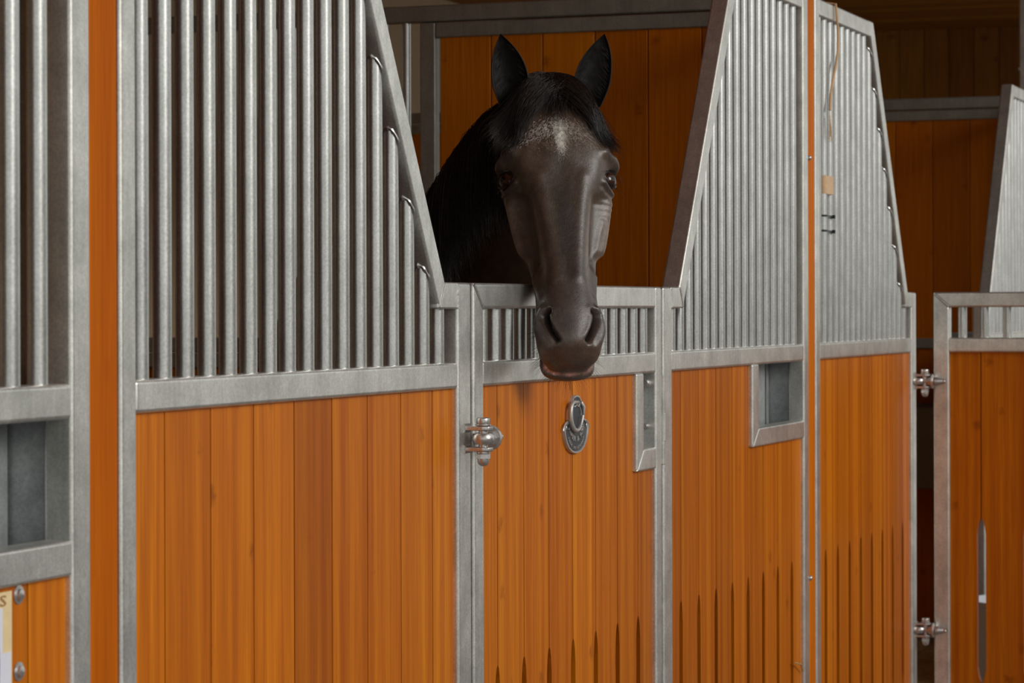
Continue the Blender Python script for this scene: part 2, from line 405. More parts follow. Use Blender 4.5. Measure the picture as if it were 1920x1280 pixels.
def make_door(label, loc, rz, group, badge):
    """x = 0 at the hinge pin; the leaf's front face lies at y = +0.035"""
    root = thing('stall_door', label, 'stall door', loc, rz, group)
    Y0 = 0.033; Y1 = Y0+FD
    E0, E1 = 0.041, 1.218
    def fr(name, fn):
        bm = bmesh.new(); fn(bm); obj(name, bm, GALV, root, True)
    e = 0.0
    fr('hinge_stile', lambda b: prism(b, [(E0, ZB0), (0.093, ZB0+0.04), (0.093, Z_LB-0.001), (E0, Z_LT)], Y0, Y1, CR))
    fr('top_rail', lambda b: (prism(b, [(E0+0.001, Z_LT), (0.0935, Z_LB), (1.178, Z_LB), (1.178, Z_LT)], Y0+0.0004, Y1, CR), bead(b, (0.044, 1.494), (0.092, 1.4505), Y0)))
    fr('latch_stile', lambda b: box(b, 1.176, E1, Y0-0.0004, Y1, ZB0, Z_LT, CR))
    fr('middle_rail', lambda b: box(b, 0.090, 1.180, Y0+0.0006, Y1-0.0006, Z_RB, Z_RT, CR))
    fr('bottom_rail', lambda b: box(b, 0.050, 1.180, Y0+0.0006, Y1-0.0006, ZB0, ZB1, CR))
    for k in range(15):
        bm = bar_mesh(0.132+0.0716*k, Z_RT-0.003, Z_LB+0.003)
        bmesh.ops.translate(bm, verts=bm.verts[:], vec=(0, Y0, 0))
        obj('bar', bm, BAR, root, True)
    js = [0.090]+[0.192+0.147*k for k in range(7)]+[1.180]
    for i in range(len(js)-1):
        a, b = js[i], js[i+1]; st = None; z1 = Z_RB+0.003
        if a > 1.03: z1 = 1.096
        elif b > 1.05: st = (1.040, 1.096)
        plank('plank', a, b, ZB1-0.003, z1, root, slotl=i > 0, slotr=i < len(js)-2, step=st, y0=Y0+0.012, y1=Y1-0.003)
    # latch opening
    h = bmesh.new()
    prism(h, [(1.035, 1.092), (1.085, 1.140), (1.085, Z_RB+0.002), (1.035, Z_RB+0.002)], Y0, Y1, 0.005)
    prism(h, [(1.037, 1.092), (1.180, 1.092), (1.180, 1.140), (1.087, 1.140)], Y0+0.0003, Y1, 0.005)
    lf = obj('latch_frame', h, GALV, root, True)
    h = bmesh.new(); box(h, 1.02, 1.215, Y1+0.001, Y1+0.004, 1.06, 1.34); obj('latch_plate', h, SHEET, lf)
    for zc, r_ in ((1.282, 0.0105), (1.187, 0.0075)):
        h = bmesh.new(); lathe(h, [(r_*0.7, -0.031), (r_, -0.028), (r_, -0.012), (r_*0.75, -0.009), (r_*0.75, 0.004)], (1.176, Y0+0.018, zc), 'X', 12)
        obj('latch_bolt', h, HARD, lf, True)
    h = bmesh.new(); box(h, 1.2195, 1.2325, Y0-0.004, Y0+0.012, 1.098, 1.300, 0.002); box(h, 1.221, 1.2315, Y0-0.006, Y0+0.002, 1.150, 1.215, 0.002)
    obj('strike_strip', h, GALV, lf, True)
    # eye bolts of the hinges
    for zc in (1.213, 0.42):
        h = bmesh.new(); m = 18; q = 10; rings = []
        for j in range(m):
            a = 2*pi*j/m
            rings.append([h.verts.new((0+cos(a)*(0.0148+0.0062*cos(2*pi*k/q)), sin(a)*(0.0148+0.0062*cos(2*pi*k/q)), zc+0.0105*sin(2*pi*k/q))) for k in range(q)])
        for j in range(m):
            for k in range(q): h.faces.new((rings[j][k], rings[j][(k+1) % q], rings[(j+1) % m][(k+1) % q], rings[(j+1) % m][k]))
        sweep(h, [(0.018, 0, zc), (0.085, 0, zc)], 0.0075, 12)
        obj('eye_bolt', h, HARD, root, True)
        h = bmesh.new()
        lathe(h, [(0.010, 0.030), (0.0135, 0.031), (0.0135, 0.040), (0.010, 0.041)], (0, 0, zc), 'X', 6)
        lathe(h, [(0.010, 0.052), (0.0140, 0.053), (0.0140, 0.062), (0.012, 0.064), (0.0105, 0.072), (0.006, 0.082), (0.002, 0.087)], (0, 0, zc), 'X', 14)
        obj('hinge_nut', h, HARD, root, True)
        h = bmesh.new()
        lathe(h, [(0.021, 0.0405), (0.0235, 0.042), (0.0235, 0.046), (0.019, 0.049), (0.013, 0.053)], (0, 0.004, zc), 'X', 24)
        sweep(h, [(0.046, Y0+0.004, zc), (0.046, 0.004, zc)], 0.009, 8)
        obj('hinge_bracket', h, HARD, root, True)
    if badge: make_badge(root, Y0+0.012)
    return root

def text_mesh(s, size, ext):
    cu = bpy.data.curves.new('t', 'FONT'); cu.body = s; cu.size = size; cu.extrude = ext; cu.align_x = 'CENTER'; cu.resolution_u = 2
    o = bpy.data.objects.new('t', cu); COL.objects.link(o)
    bpy.context.view_layer.update()
    me = bpy.data.meshes.new_from_object(o.evaluated_get(bpy.context.evaluated_depsgraph_get()))
    bpy.data.objects.remove(o); return me
def arc_text(bm, s, cx0, cz0, R, a0, a1, size, y, sx=1.0, rz=1.0):
    """letters standing along the lower arc, tops towards the centre; angles from straight down"""
    n = len(s)
    for i, ch in enumerate(s):
        if ch == ' ': continue
        a = a0+(a1-a0)*i/(n-1)
        me = text_mesh(ch, size, 0.0008)
        px = cx0+sin(a)*R*sx; pz = cz0-cos(a)*R*rz
        t = bmesh.new(); t.from_mesh(me); bpy.data.meshes.remove(me)
        for v in t.verts:
            x, z, e = v.co.x*1.35, v.co.y, v.co.z
            v.co = Vector((px+x*cos(a)-z*sin(a), y-0.0008-e, pz+x*sin(a)+z*cos(a)))
        merge(bm, t)
def make_badge(root, yw):
    """cast pewter bridle hook; local shield outline around (0,0), widest 0.155, tall 0.118"""
    ox = 5.208-4.622+0.035+0.018; oz = 1.213
    K = 1.0
    half = [(0.000, 0.060), (0.018, 0.057), (0.030, 0.048), (0.037, 0.036), (0.040, 0.022), (0.042, 0.012), (0.060, 0.003), (0.075, -0.004), (0.0765, -0.010), (0.073, -0.022), (0.064, -0.036), (0.050, -0.048), (0.030, -0.0565), (0.012, -0.0595), (0.0, -0.060)]
    half = [(x*K, z) for x, z in half]
    out = half+[(-x, z) for x, z in half[1:-1]][::-1]
    def ring(k, y): return [(ox+x*k, y, oz+z*(1-(1-k)*1.15)) for x, z in out]
    bm = bmesh.new(); n = len(out)
    R = [[bm.verts.new(p) for p in ring(k, y)] for k, y in ((1.0, yw), (1.0, yw-0.006), (0.985, yw-0.0078), (0.945, yw-0.0078), (0.93, yw-0.0055))]
    for i in range(4):
        for j in range(n): bm.faces.new((R[i][j], R[i][(j+1) % n], R[i+1][(j+1) % n], R[i+1][j]))
    bg_ = obj('hook_plate', bm, PEWL, root, True)
    bg_['label'] = 'cast pewter shield plate with raised lettering and bridle hook'
    bm = bmesh.new(); f = [bm.verts.new((ox+x*0.945, yw-0.0054, oz+z*(1-0.055*1.15))) for x, z in out]
    bm.faces.new(f); b = [bm.verts.new((ox+x*0.945, yw-0.001, oz+z*(1-0.055*1.15))) for x, z in out]; bm.faces.new(b)
    for j in range(n): bm.faces.new((f[j], f[(j+1) % n], b[(j+1) % n], b[j]))
    bm.normal_update(); bmesh.ops.triangulate(bm, faces=[q for q in bm.faces if len(q.verts) > 4], ngon_method='EAR_CLIP')
    obj('plate_ground', bm, PEWD, bg_)
    y = yw-0.0054
    bm = bmesh.new()
    arc_text(bm, 'RÖWER & RÜB', ox, oz-0.004, 0.033, -1.35, 1.35, 0.0150, y, 1.35, 0.95)
    arc_text(bm, 'MADE IN GERMANY', ox, oz+0.000, 0.0485, -0.95, 0.95, 0.0085, y, 1.25, 1.06)
    obj('lettering', bm, PEWL, bg_)
    # scroll ornaments and the small stars at the shoulders
    bm = bmesh.new()
    for s in (-1, 1):
        sweep(bm, [(ox+s*(0.052-0.030*cos(t)), y-0.0008, oz-0.004+0.016*sin(t)-0.003*t) for t in [0.2*k for k in range(1, 16)]], 0.0016, 6)
        sweep(bm, [(ox+s*(0.034+0.014*(1-t/6)*cos(t*1.3)), y-0.0008, oz-0.010+0.011*(1-t/6)*sin(t*1.3)) for t in [0.35*k for k in range(16)]], 0.0014, 6)
        sweep(bm, [(ox+s*(0.012+0.008*cos(t)), y-0.0008, oz+0.041+0.005*sin(t)) for t in [0.5*k for k in range(13)]], 0.0022, 6)
        sweep(bm, [(ox+s*0.020, y-0.0008, oz+0.037), (ox+s*0.029, y-0.0008, oz+0.026), (ox+s*0.031, y-0.0008, oz+0.012)], 0.0016, 6)
        for q in range(5):
            a = q*2*pi/5
            sweep(bm, [(ox+s*0.064, y-0.001, oz-0.005), (ox+s*0.064+0.006*sin(a), y-0.001, oz-0.005+0.0045*cos(a))], [0.0018, 0.0006], 5)
    obj('scrollwork', bm, PEWL, bg_, True)
    # the hook: rises out of the plate, runs down as a horseshoe-shaped bow
    bm = bmesh.new(); hy = y
    raw = [(0.004, 0.0, 0.043), (-0.004, -0.010, 0.0445), (-0.030, -0.012, 0.045), (-0.043, -0.012, 0.036), (-0.046, -0.012, 0.018), (-0.041, -0.013, 0.002), (-0.027, -0.014, -0.009), (-0.010, -0.015, -0.012), (0.006, -0.016, -0.006), (0.016, -0.017, 0.006), (0.021, -0.018, 0.017)]
    bow = []
    for i in range(len(raw)-1):
        p0, p1, p2, p3 = (Vector(raw[min(max(i+j, 0), len(raw)-1)]) for j in (-1, 0, 1, 2))
        for k in range(4):
            f = k/4; bow.append(0.5*((2*p1)+(p2-p0)*f+(2*p0-5*p1+4*p2-p3)*f*f+(3*p1-p0-3*p2+p3)*f**3))
    bow.append(Vector(raw[-1]))
    n_ = len(bow)
    sweep(bm, [Vector((ox-0.006, hy, oz))+Vector((p.x, p.y*0.55, p.z)) for p in bow], [0.0032+0.0016*sin(pi*min(1, k/(n_-1)*1.15)) for k in range(n_)], 12)
    sweep(bm, [(ox+0.030, hy-0.001, oz+0.044), (ox+0.033, hy-0.006, oz+0.034), (ox+0.034, hy-0.005, oz+0.014)], [0.004, 0.0035, 0.002], 8)
    obj('hook', bm, PEWL, bg_, True)

# ------------------------------------------------------------------ ground, walls, roof: the setting, plus one added wall out of view
def slab(name, x0, x1, y0, y1, z0, z1, mat):
    bm = bmesh.new(); box(bm, x0, x1, y0, y1, z0, z1); return struct(obj(name, bm, mat))
slab('floor', -8, 16.2, -9, 5.05, -0.10, 0.0, CONC)
slab('wall_back', -1.6, 16.2, 3.55, 3.75, 0, 3.12, PLASTER)
slab('wall_left', -1.8, -1.6, 0.05, 3.75, 0, 3.12, PLASTER)
slab('reflection_wall', 1.0, 12.0, -5.6, -5.5, 0, 2.1, plain('reflection_wall_grey', (0.44, 0.44, 0.39), 0.9, 0, 0.1, 3))  # unseen wall, added to darken what the bars reflect on the aisle side
wr = slab('wall_right', 16.06, 16.2, -1.5, 3.75, 0, 3.12, POSTW)
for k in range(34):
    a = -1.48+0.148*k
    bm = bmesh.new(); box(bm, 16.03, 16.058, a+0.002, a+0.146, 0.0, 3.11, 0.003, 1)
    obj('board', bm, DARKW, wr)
cl = slab('ceiling', -1.8, 16.2, -1.45, 3.75, 3.12, 3.20, POSTW)
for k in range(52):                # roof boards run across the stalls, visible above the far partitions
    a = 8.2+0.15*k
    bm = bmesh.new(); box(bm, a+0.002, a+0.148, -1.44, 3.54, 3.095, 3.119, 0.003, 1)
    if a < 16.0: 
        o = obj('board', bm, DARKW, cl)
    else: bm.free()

# straw bedding
def straw_bed(x0, x1, label):
    bm = bmesh.new(); nx, ny = 40, 34
    vs = {}
    for i in range(nx+1):
        for j in range(ny+1):
            x = x0+(x1-x0)*i/nx; y = 0.10+3.38*j/ny
            vs[i, j] = bm.verts.new((x, y, 0.045+0.035*random.random()+0.02*sin(x*5)*cos(y*4)))
    for i in range(nx):
        for j in range(ny): bm.faces.new((vs[i, j], vs[i+1, j], vs[i+1, j+1], vs[i, j+1]))
    for q in range(1500):
        x = random.uniform(x0, x1); y = random.uniform(0.12, 3.4); z = 0.07+0.035*random.random(); a = random.random()*6.28; l = random.uniform(0.05, 0.14); w = 0.0025
        d = Vector((cos(a), sin(a), random.uniform(-0.25, 0.25)))*l; s = Vector((-sin(a), cos(a), 0))*w
        c = Vector((x, y, z)); v = [bm.verts.new(c-d*.5-s), bm.verts.new(c+d*.5-s), bm.verts.new(c+d*.5+s), bm.verts.new(c-d*.5+s+Vector((0, 0, .002)))]
        bm.faces.new(v)
    return tag(obj('straw_bedding', bm, STRAWM), label, 'straw', kind='stuff')
straw_bed(3.32, 7.18, 'loose golden straw bedding on the floor of the stall with the dark horse')
straw_bed(7.32, 11.15, 'loose golden straw bedding seen low through the gap beside the open door')

# timber posts between the stalls
def post(x0, x1, label):
    bm = bmesh.new(); box(bm, x0, x1, 0.004, 0.10, 0.0, 3.12, 0.004, 2)
    o = tag(obj('timber_post', bm, POSTW, None, False, (0, 0, 0)), label, 'post', None)
    return o
P1 = post(3.2275, 3.3095, 'wide orange stained timber post at left between two barred panels')
P2 = post(7.2065, 7.2885, 'orange stained timber post right of the horse, seen as a narrow strip')
for z in (1.856, 0.715):
    bm = bmesh.new(); lathe(bm, [(0.0075, 0.004), (0.0075, 0.001), (0.006, -0.0035), (0.001, -0.0055)], (7.218 if z > 1 else 7.214, 0, z), 'Y', 12)
    obj('screw', bm, HARD, P2, True)

# ------------------------------------------------------------------ stall fronts
pl = make_panel('L', 'barred panel with raked right edge and plain plank lower half, left of the horse', (3.312, 0, 0), None)
pr = make_panel('R', 'barred panel with a small open feed hatch, right of the horse', (5.857, 0, 0), None)
d1 = make_door('closed low stall door below the horse, with pewter hook plate on its planks', (4.622, -0.033, 0), 0, None, True)
c = dup(pr); c.location = (1.880, 0, 0); c['label'] = 'blurred barred panel cut off by the left photo edge, with dark feed hatch'
c = dup(pl); c.location = (7.291, 0, 0); c['label'] = 'barred panel right of the narrow timber strip, with twine and cable ties on its bars'
c = dup(pr); c.location = (9.835, 0, 0); c['label'] = 'distant barred panel at the right edge, rising behind the open stall door'
d2 = dup(d1)
d2.location = (8.598, -0.012, 0); d2.rotation_euler = (0, 0, -pi/2)
d2['label'] = 'open stall door at far right, swung outward, with long slots between its planks'
for ch in list(d2.children):
    if ch.name.startswith('hook_plate'):
        for g in list(ch.children): bpy.data.objects.remove(g)
        bpy.data.objects.remove(ch)

# ------------------------------------------------------------------ partitions between the stalls
def partition(x, label, solid):
    root = thing('stall_partition', label, 'partition', (x, 0.11, 0), 0, None)
    th = 0.038
    def m(name, y0, y1, z0, z1, mat=SLAT, r=0.005, xo=0.0):
        bm = bmesh.new(); box(bm, xo, th+xo, y0, y1, z0, z1, r); obj(name, bm, mat, root, True)
    y_end = 3.42
    m('stile', 0.0, 0.045, 0.05, 2.226); m('stile', solid, solid+0.048, 0.05, 2.268); m('stile', y_end-0.05, y_end, 0.05, 2.268)
    m('top_rail', 0.0, y_end, 2.270, 2.318, r=0.006); m('panel_top_rail', 0.046, solid, 2.224, 2.266)
    m('middle_rail', solid+0.049, y_end-0.051, 1.322, 1.366); m('middle_rail_lower', 0.046, y_end-0.051, 1.276, 1.320)
    m('bottom_rail', 0.0, y_end, 0.05, 0.095)
    k = 0; y = 0.044
    while y < y_end-0.06:
        y2 = min(y+0.1555, y_end-0.05)
        top = 1.2765
        if y2 <= solid+0.02 or y < solid-0.02:
            yb = min(y2, solid+0.001)
            bm = bmesh.new(); box(bm, 0.006, 0.032, y+0.0012, yb-0.0012, 1.318, 2.227, 0.002, 1); obj('plank', bm, WOOD, root)
        bm = bmesh.new(); box(bm, 0.006, 0.032, y+0.0012, y2-0.0012, 0.094, top, 0.002, 1); obj('plank', bm, WOOD, root)
        y = y2
    y = solid+0.048+0.048
    while y < y_end-0.07:
        bm = bmesh.new(); lathe(bm, [(0.0132, 1.364), (0.0132, 2.272)], (0.019, y, 0), 'Z', 14); obj('bar', bm, BAR, root, True)
        y += 0.0705
    return root
partition(7.232, 'plank partition behind the horse with grey steel frame and bars further back', 0.99)
partition(11.205, 'blurred dark plank partition with double grey rails behind the open doorway', 3.30)
partition(3.262, 'plank and bar partition beside the left timber post, seen on edge', 0.99)

# steel roof column and feed trough in the far stalls
bm = bmesh.new(); box(bm, 11.188, 11.268, 0.004, 0.10, 0, 3.09, 0.006); box(bm, 11.186, 11.270, 0.001, 0.103, 2.42, 2.43)
tag(obj('roof_column', bm, GALV, None, True), 'grey steel roof column at the top right edge of the view', 'column')
bm = bmesh.new()
for s in (0,):
    pts = [(10.75, 0.30), (11.19, 0.30), (11.19, 0.72), (10.75, 0.72)]
    lo = [(10.84, 0.36), (11.16, 0.36), (11.16, 0.66), (10.84, 0.66)]
    A = [bm.verts.new((p[0], p[1], 1.05)) for p in pts]; B = [bm.verts.new((p[0], p[1], 0.72)) for p in lo]
    Ai = [bm.verts.new((p[0]+(0.02 if i in (0, 3) else -0.02), p[1]+(0.02 if i < 2 else -0.02), 1.05)) for i, p in enumerate(pts)]
    Bi = [bm.verts.new((p[0], p[1], 0.75)) for p in lo]
    bm.faces.new(B); bm.faces.new(Bi)
    for i in range(4):
        j = (i+1) % 4
        bm.faces.new((A[i], A[j], B[j], B[i])); bm.faces.new((A[i], A[j], Ai[j], Ai[i])); bm.faces.new((Ai[i], Ai[j], Bi[j], Bi[i]))
bmesh.ops.bevel(bm, geom=bm.edges[:], offset=0.006, segments=2, affect='EDGES')
tag(obj('feed_trough', bm, GREYP, None, True), 'dim grey brown feed trough inside the stall with the open door', 'trough')

bm = bmesh.new()
lathe(bm, [(0.150, 0.0), (0.155, 0.01), (0.185, 0.42), (0.192, 0.425), (0.192, 0.44), (0.180, 0.44), (0.150, 0.02)], (9.42, -0.205, 0), 'Z', 32)
bk = tag(obj('bucket', bm, plain('white_plastic', (0.75, 0.77, 0.82), 0.4, 0, 0.03, 5, 0), None, True), 'white bucket behind the open door, glimpsed through its plank slots', 'bucket')
bm = bmesh.new(); sweep(bm, [(9.42, -0.205+0.19*cos(a), 0.41-0.16*sin(a)) for a in [pi*k/16 for k in range(17)]], 0.003, 6); obj('bail_handle', bm, HARD, bk, True)
# ------------------------------------------------------------------ small things on the fronts
# paper notice with screws, bottom left, on the planks under the left feed hatch
nb = thing('notice', 'white sheet in a cream printed holder, half cut off at the bottom left corner', 'notice', (2.80, 0.0095, 0.80))
bm = bmesh.new(); box(bm, 0, 0.236, 0.0, 0.0018, 0.0, 0.292); obj('backing_card', bm, YEL, nb)
bm = bmesh.new(); box(bm, 0.008, 0.212, -0.0008, 0.0, 0.215, 0.272); box(bm, 0.008, 0.232, -0.0008, 0, 0.005, 0.2148); obj('paper_sheet', bm, PAPER, nb)
bm = bmesh.new()
sweep(bm, [(0.04, -0.0012, 0.252), (0.200, -0.0012, 0.256), (0.203, -0.0012, 0.20), (0.201, -0.0012, 0.158), (0.185, -0.0012, 0.150), (0.05, -0.0012, 0.150), (0.04, -0.0012, 0.16), (0.04, -0.0012, 0.252)], 0.0009, 5)
sweep(bm, [(0.165+0.015*cos(t), -0.0012, 0.203+0.022*sin(t)) for t in [0.4*k for k in range(17)]], 0.0016, 5)
for k in range(6): sweep(bm, [(0.06+0.004*sin(k*3), -0.0012, 0.12-0.018*k), (0.205-0.02*abs(sin(k*2)), -0.0012, 0.121-0.018*k)], 0.0006, 4)
obj('ink_drawing', bm, INK, nb)
me = text_mesh('BOXENS', 0.026, 0.0005)
for v in me.vertices: v.co = Vector((0.150+v.co.x*1.45, -0.0006-v.co.z, 0.2745+v.co.y*0.75))
link('heading_letters', me, plain('brown_print', (0.40, 0.20, 0.08), 0.6, 0, 0.1, 50, 0), nb)
for z in (1.085, 0.9865):
    bm = bmesh.new(); lathe(bm, [(0.0125, 0.0), (0.0125, -0.0015), (0.0075, -0.002), (0.0072, -0.006), (0.001, -0.0082)], (3.055, 0.0117, z), 'Y', 16)
    tag(obj('screw', bm, HARD, None, True), 'shiny round screw beside the %s corner of the white notice' % ('upper' if z > 1.05 else 'lower'), 'screw')

# twine, tape and cable ties on the second stall's panel
def wpt(x, y, z): return (x, y, z)
bm = bmesh.new()
pts = [(7.525, 0.047, 2.270), (7.515, 0.02, 2.309), (7.512, -0.004, 2.304), (7.520, -0.006, 2.27), (7.530, -0.006, 2.22), (7.526, -0.006, 2.17), (7.505, -0.004, 2.12), (7.472, -0.003, 2.075), (7.450, -0.003, 2.04), (7.438, -0.004, 2.00)]
for off in (0.0, 0.0045):
    sweep(bm, [(p[0]+off*sin(i*1.7), p[1], p[2]+0.003*off) for i, p in enumerate(pts)], 0.0034, 6)
for k in range(14):
    p = pts[-1]; a = random.uniform(-0.5, 0.5)
    sweep(bm, [p, (p[0]+0.02*a, p[1], p[2]-0.03), (p[0]+0.05*a, p[1]-0.002, p[2]-0.07-0.02*random.random())], 0.0006, 4)
tag(obj('baling_twine', bm, TWINE, None, True), 'loop of faded orange baling twine hanging from the top rail', 'twine')
def ring_around(bm, x0, x1, z, h, gap=0.0016, tilt=0.0):
    """band wrapped around the two bars whose centres are x0 and x1"""
    P = []
    R = BR+gap
    for k in range(9):
        a = pi/2+pi*k/8; P.append((x0+R*cos(a), BY-R*sin(a)*1.0))
    for k in range(9):
        a = -pi/2+pi*k/8; P.append((x1+R*cos(a), BY-R*sin(a)))
    n = len(P)
    t = 0.0009
    o1 = [bm.verts.new((p[0], p[1], z-h/2+tilt*(p[0]-x0))) for p in P]; o2 = [bm.verts.new((p[0], p[1], z+h/2+tilt*(p[0]-x0))) for p in P]
    for i in range(n): bm.faces.new((o1[i], o1[(i+1) % n], o2[(i+1) % n], o2[i]))
B2 = [7.291+0.093+0.0705*k for k in range(17)]
bm = bmesh.new(); ring_around(bm, B2[1], B2[2], 1.7925, 0.050)
for v in bm.verts: v.co.z += random.uniform(-0.002, 0.002)
tag(obj('tape', bm, TAPE, None, True), 'patch of beige tape wrapped around two bars above the cable ties', 'tape')
for z, w in ((1.706, 'upper'), (1.664, 'lower')):
    bm = bmesh.new(); ring_around(bm, B2[1], B2[2], z, 0.0055, 0.0012, -0.03); box(bm, B2[2]-0.012, B2[2]-0.003, BY-BR-0.008, BY-BR-0.001, z-0.006, z+0.004, 0.001)
    tag(obj('cable_tie', bm, BLACKP), '%s of two black cable ties around the bars' % w, 'cable tie')
bm = bmesh.new(); sweep(bm, [(7.03, -0.002, 0.508), (7.09, -0.004, 0.496), (7.145, 0.004, 0.470)], 0.0022, 5)
tag(obj('straw_stalk', bm, STRAWM), 'single straw stalk caught on the planks at the bottom right of the horse', 'straw')

# ------------------------------------------------------------------ the horse
TILT, YAW, HROLL = radians(28), radians(6.0), radians(0.4)
POLL = Vector((5.097, -0.004, 1.894))
TS = 0.955
def rotv(v, k, a): return v*cos(a)+k.cross(v)*sin(a)+k*(k.dot(v))*(1-cos(a))
HB = -FW
_B = HB*cos(YAW)+RT*sin(YAW); _R = RT*cos(YAW)-HB*sin(YAW)
HL = rotv(-UP*cos(TILT)+_B*sin(TILT), HB, HROLL)       # down the face
HX = rotv(_R, HB, HROLL)                                # to the right as seen
HD = rotv(UP*sin(TILT)+_B*cos(TILT), HB, HROLL)         # out of the face
def hp(t, x, d): return POLL+HL*(t*TS)+HX*x+HD*d
ST = np.array([  # t, dorsal, wf, wm, dm, wl, dl, wv, ventral
 (-0.055, -0.050, .026, .052, -.085, .050, -.13, .028, -.175),
 (-0.030, -0.018, .034, .066, -.075, .062, -.14, .036, -.205),
 (0.00,  0.000, .042, .078, -.065, .072, -.14, .042, -.230),
 (0.06,  0.014, .056, .092, -.055, .080, -.15, .045, -.255),
 (0.12,  0.021, .070, .106, -.048, .086, -.15, .046, -.265),
 (0.17,  0.022, .076, .115, -.044, .088, -.16, .045, -.268),
 (0.21,  0.018, .071, .113, -.050, .087, -.16, .044, -.262),
 (0.25,  0.013, .060, .101, -.062, .085, -.155, .042, -.248),
 (0.30,  0.008, .050, .091, -.072, .078, -.145, .038, -.225),
 (0.35,  0.003, .043, .080, -.074, .066, -.130, .033, -.195),
 (0.40, -0.001, .039, .068, -.068, .052, -.112, .028, -.160),
 (0.45, -0.003, .038, .060, -.058, .046, -.098, .026, -.135),
 (0.49, -0.003, .038, .058, -.050, .047, -.090, .028, -.122),
 (0.53, -0.005, .039, .064, -.048, .050, -.085, .030, -.112),
 (0.565,-0.012, .038, .065, -.052, .051, -.085, .030, -.105),
 (0.595,-0.024, .036, .060, -.058, .050, -.083, .030, -.098),
 (0.612,-0.040, .030, .052, -.064, .044, -.083, .026, -.094),
 (0.622,-0.056, .018, .036, -.070, .030, -.082, .018, -.090)])
def st_at(t):
    r = [t]
    for c in range(1, 9):
        r.append(float(np.interp(t, ST[:, 0], ST[:, c])))
    return r
def smooth_stations(n):
    ts = np.linspace(ST[0, 0], ST[-1, 0], n); out = np.zeros((n, 9)); out[:, 0] = ts
    for c in range(1, 9):
        # catmull-rom through the table
        x = ST[:, 0]; y = ST[:, c]; m = np.gradient(y, x)
        for i, t in enumerate(ts):
            k = min(max(np.searchsorted(x, t)-1, 0), len(x)-2); h = x[k+1]-x[k]; u = (t-x[k])/h
            out[i, c] = (2*u**3-3*u**2+1)*y[k]+(u**3-2*u**2+u)*h*m[k]+(-2*u**3+3*u**2)*y[k+1]+(u**3-u**2)*h*m[k+1]
    return out
def ring_pts(r, n=40):
    t, do, wf, wm, dm, wl, dl, wv, ve = r
    ctrl = [(0, do), (wf*0.55, do-0.002), (wf, do-0.010), ((wf+wm)/2+0.002, (do-0.010+dm)/2+0.004), (wm, dm), (wl, dl), (wv, ve+0.012), (0, ve)]
    full = ctrl+[(-x, d) for x, d in ctrl[1:-1]][::-1]
    m = len(full); P = []
    for k in range(n):
        u = k*m/n; i = int(u); f = u-i
        p0, p1, p2, p3 = (np.array(full[(i+j) % m]) for j in (-1, 0, 1, 2))
        P.append(0.5*((2*p1)+(p2-p0)*f+(2*p0-5*p1+4*p2-p3)*f*f+(3*p1-p0-3*p2+p3)*f**3))
    return P
def closed_loft(bm, rings):
    R = [[bm.verts.new(p) for p in r] for r in rings]; n = len(R[0])
    for a, b in zip(R[:-1], R[1:]):
        for j in range(n): bm.faces.new((a[j], a[(j+1) % n], b[(j+1) % n], b[j]))
    bm.faces.new(R[0][::-1]); bm.faces.new(R[-1])
def body_loft(bm, nodes, sub=6, n=24):
    """nodes: (centre, side vector, half width, up vector, half height)"""
    rings = []
    for i in range(len(nodes)-1):
        p = [nodes[max(i-1, 0)], nodes[i], nodes[i+1], nodes[min(i+2, len(nodes)-1)]]
        for k in range(sub if i < len(nodes)-2 else sub+1):
            f = k/sub
            def cr(q):
                a, b, c, d = [np.array(x[q], dtype=float) for x in p]
                return 0.5*((2*b)+(c-a)*f+(2*a-5*b+4*c-d)*f*f+(3*b-a-3*c+d)*f**3)
            c0, s, w, u, h = cr(0), cr(1), float(cr(2)), cr(3), float(cr(4))
            s = s/np.linalg.norm(s); u = u-s*np.dot(s, u); u = u/np.linalg.norm(u)
            rings.append([Vector(c0+s*w*cos(2*pi*j/n)+u*h*sin(2*pi*j/n)) for j in range(n)])
    closed_loft(bm, rings)
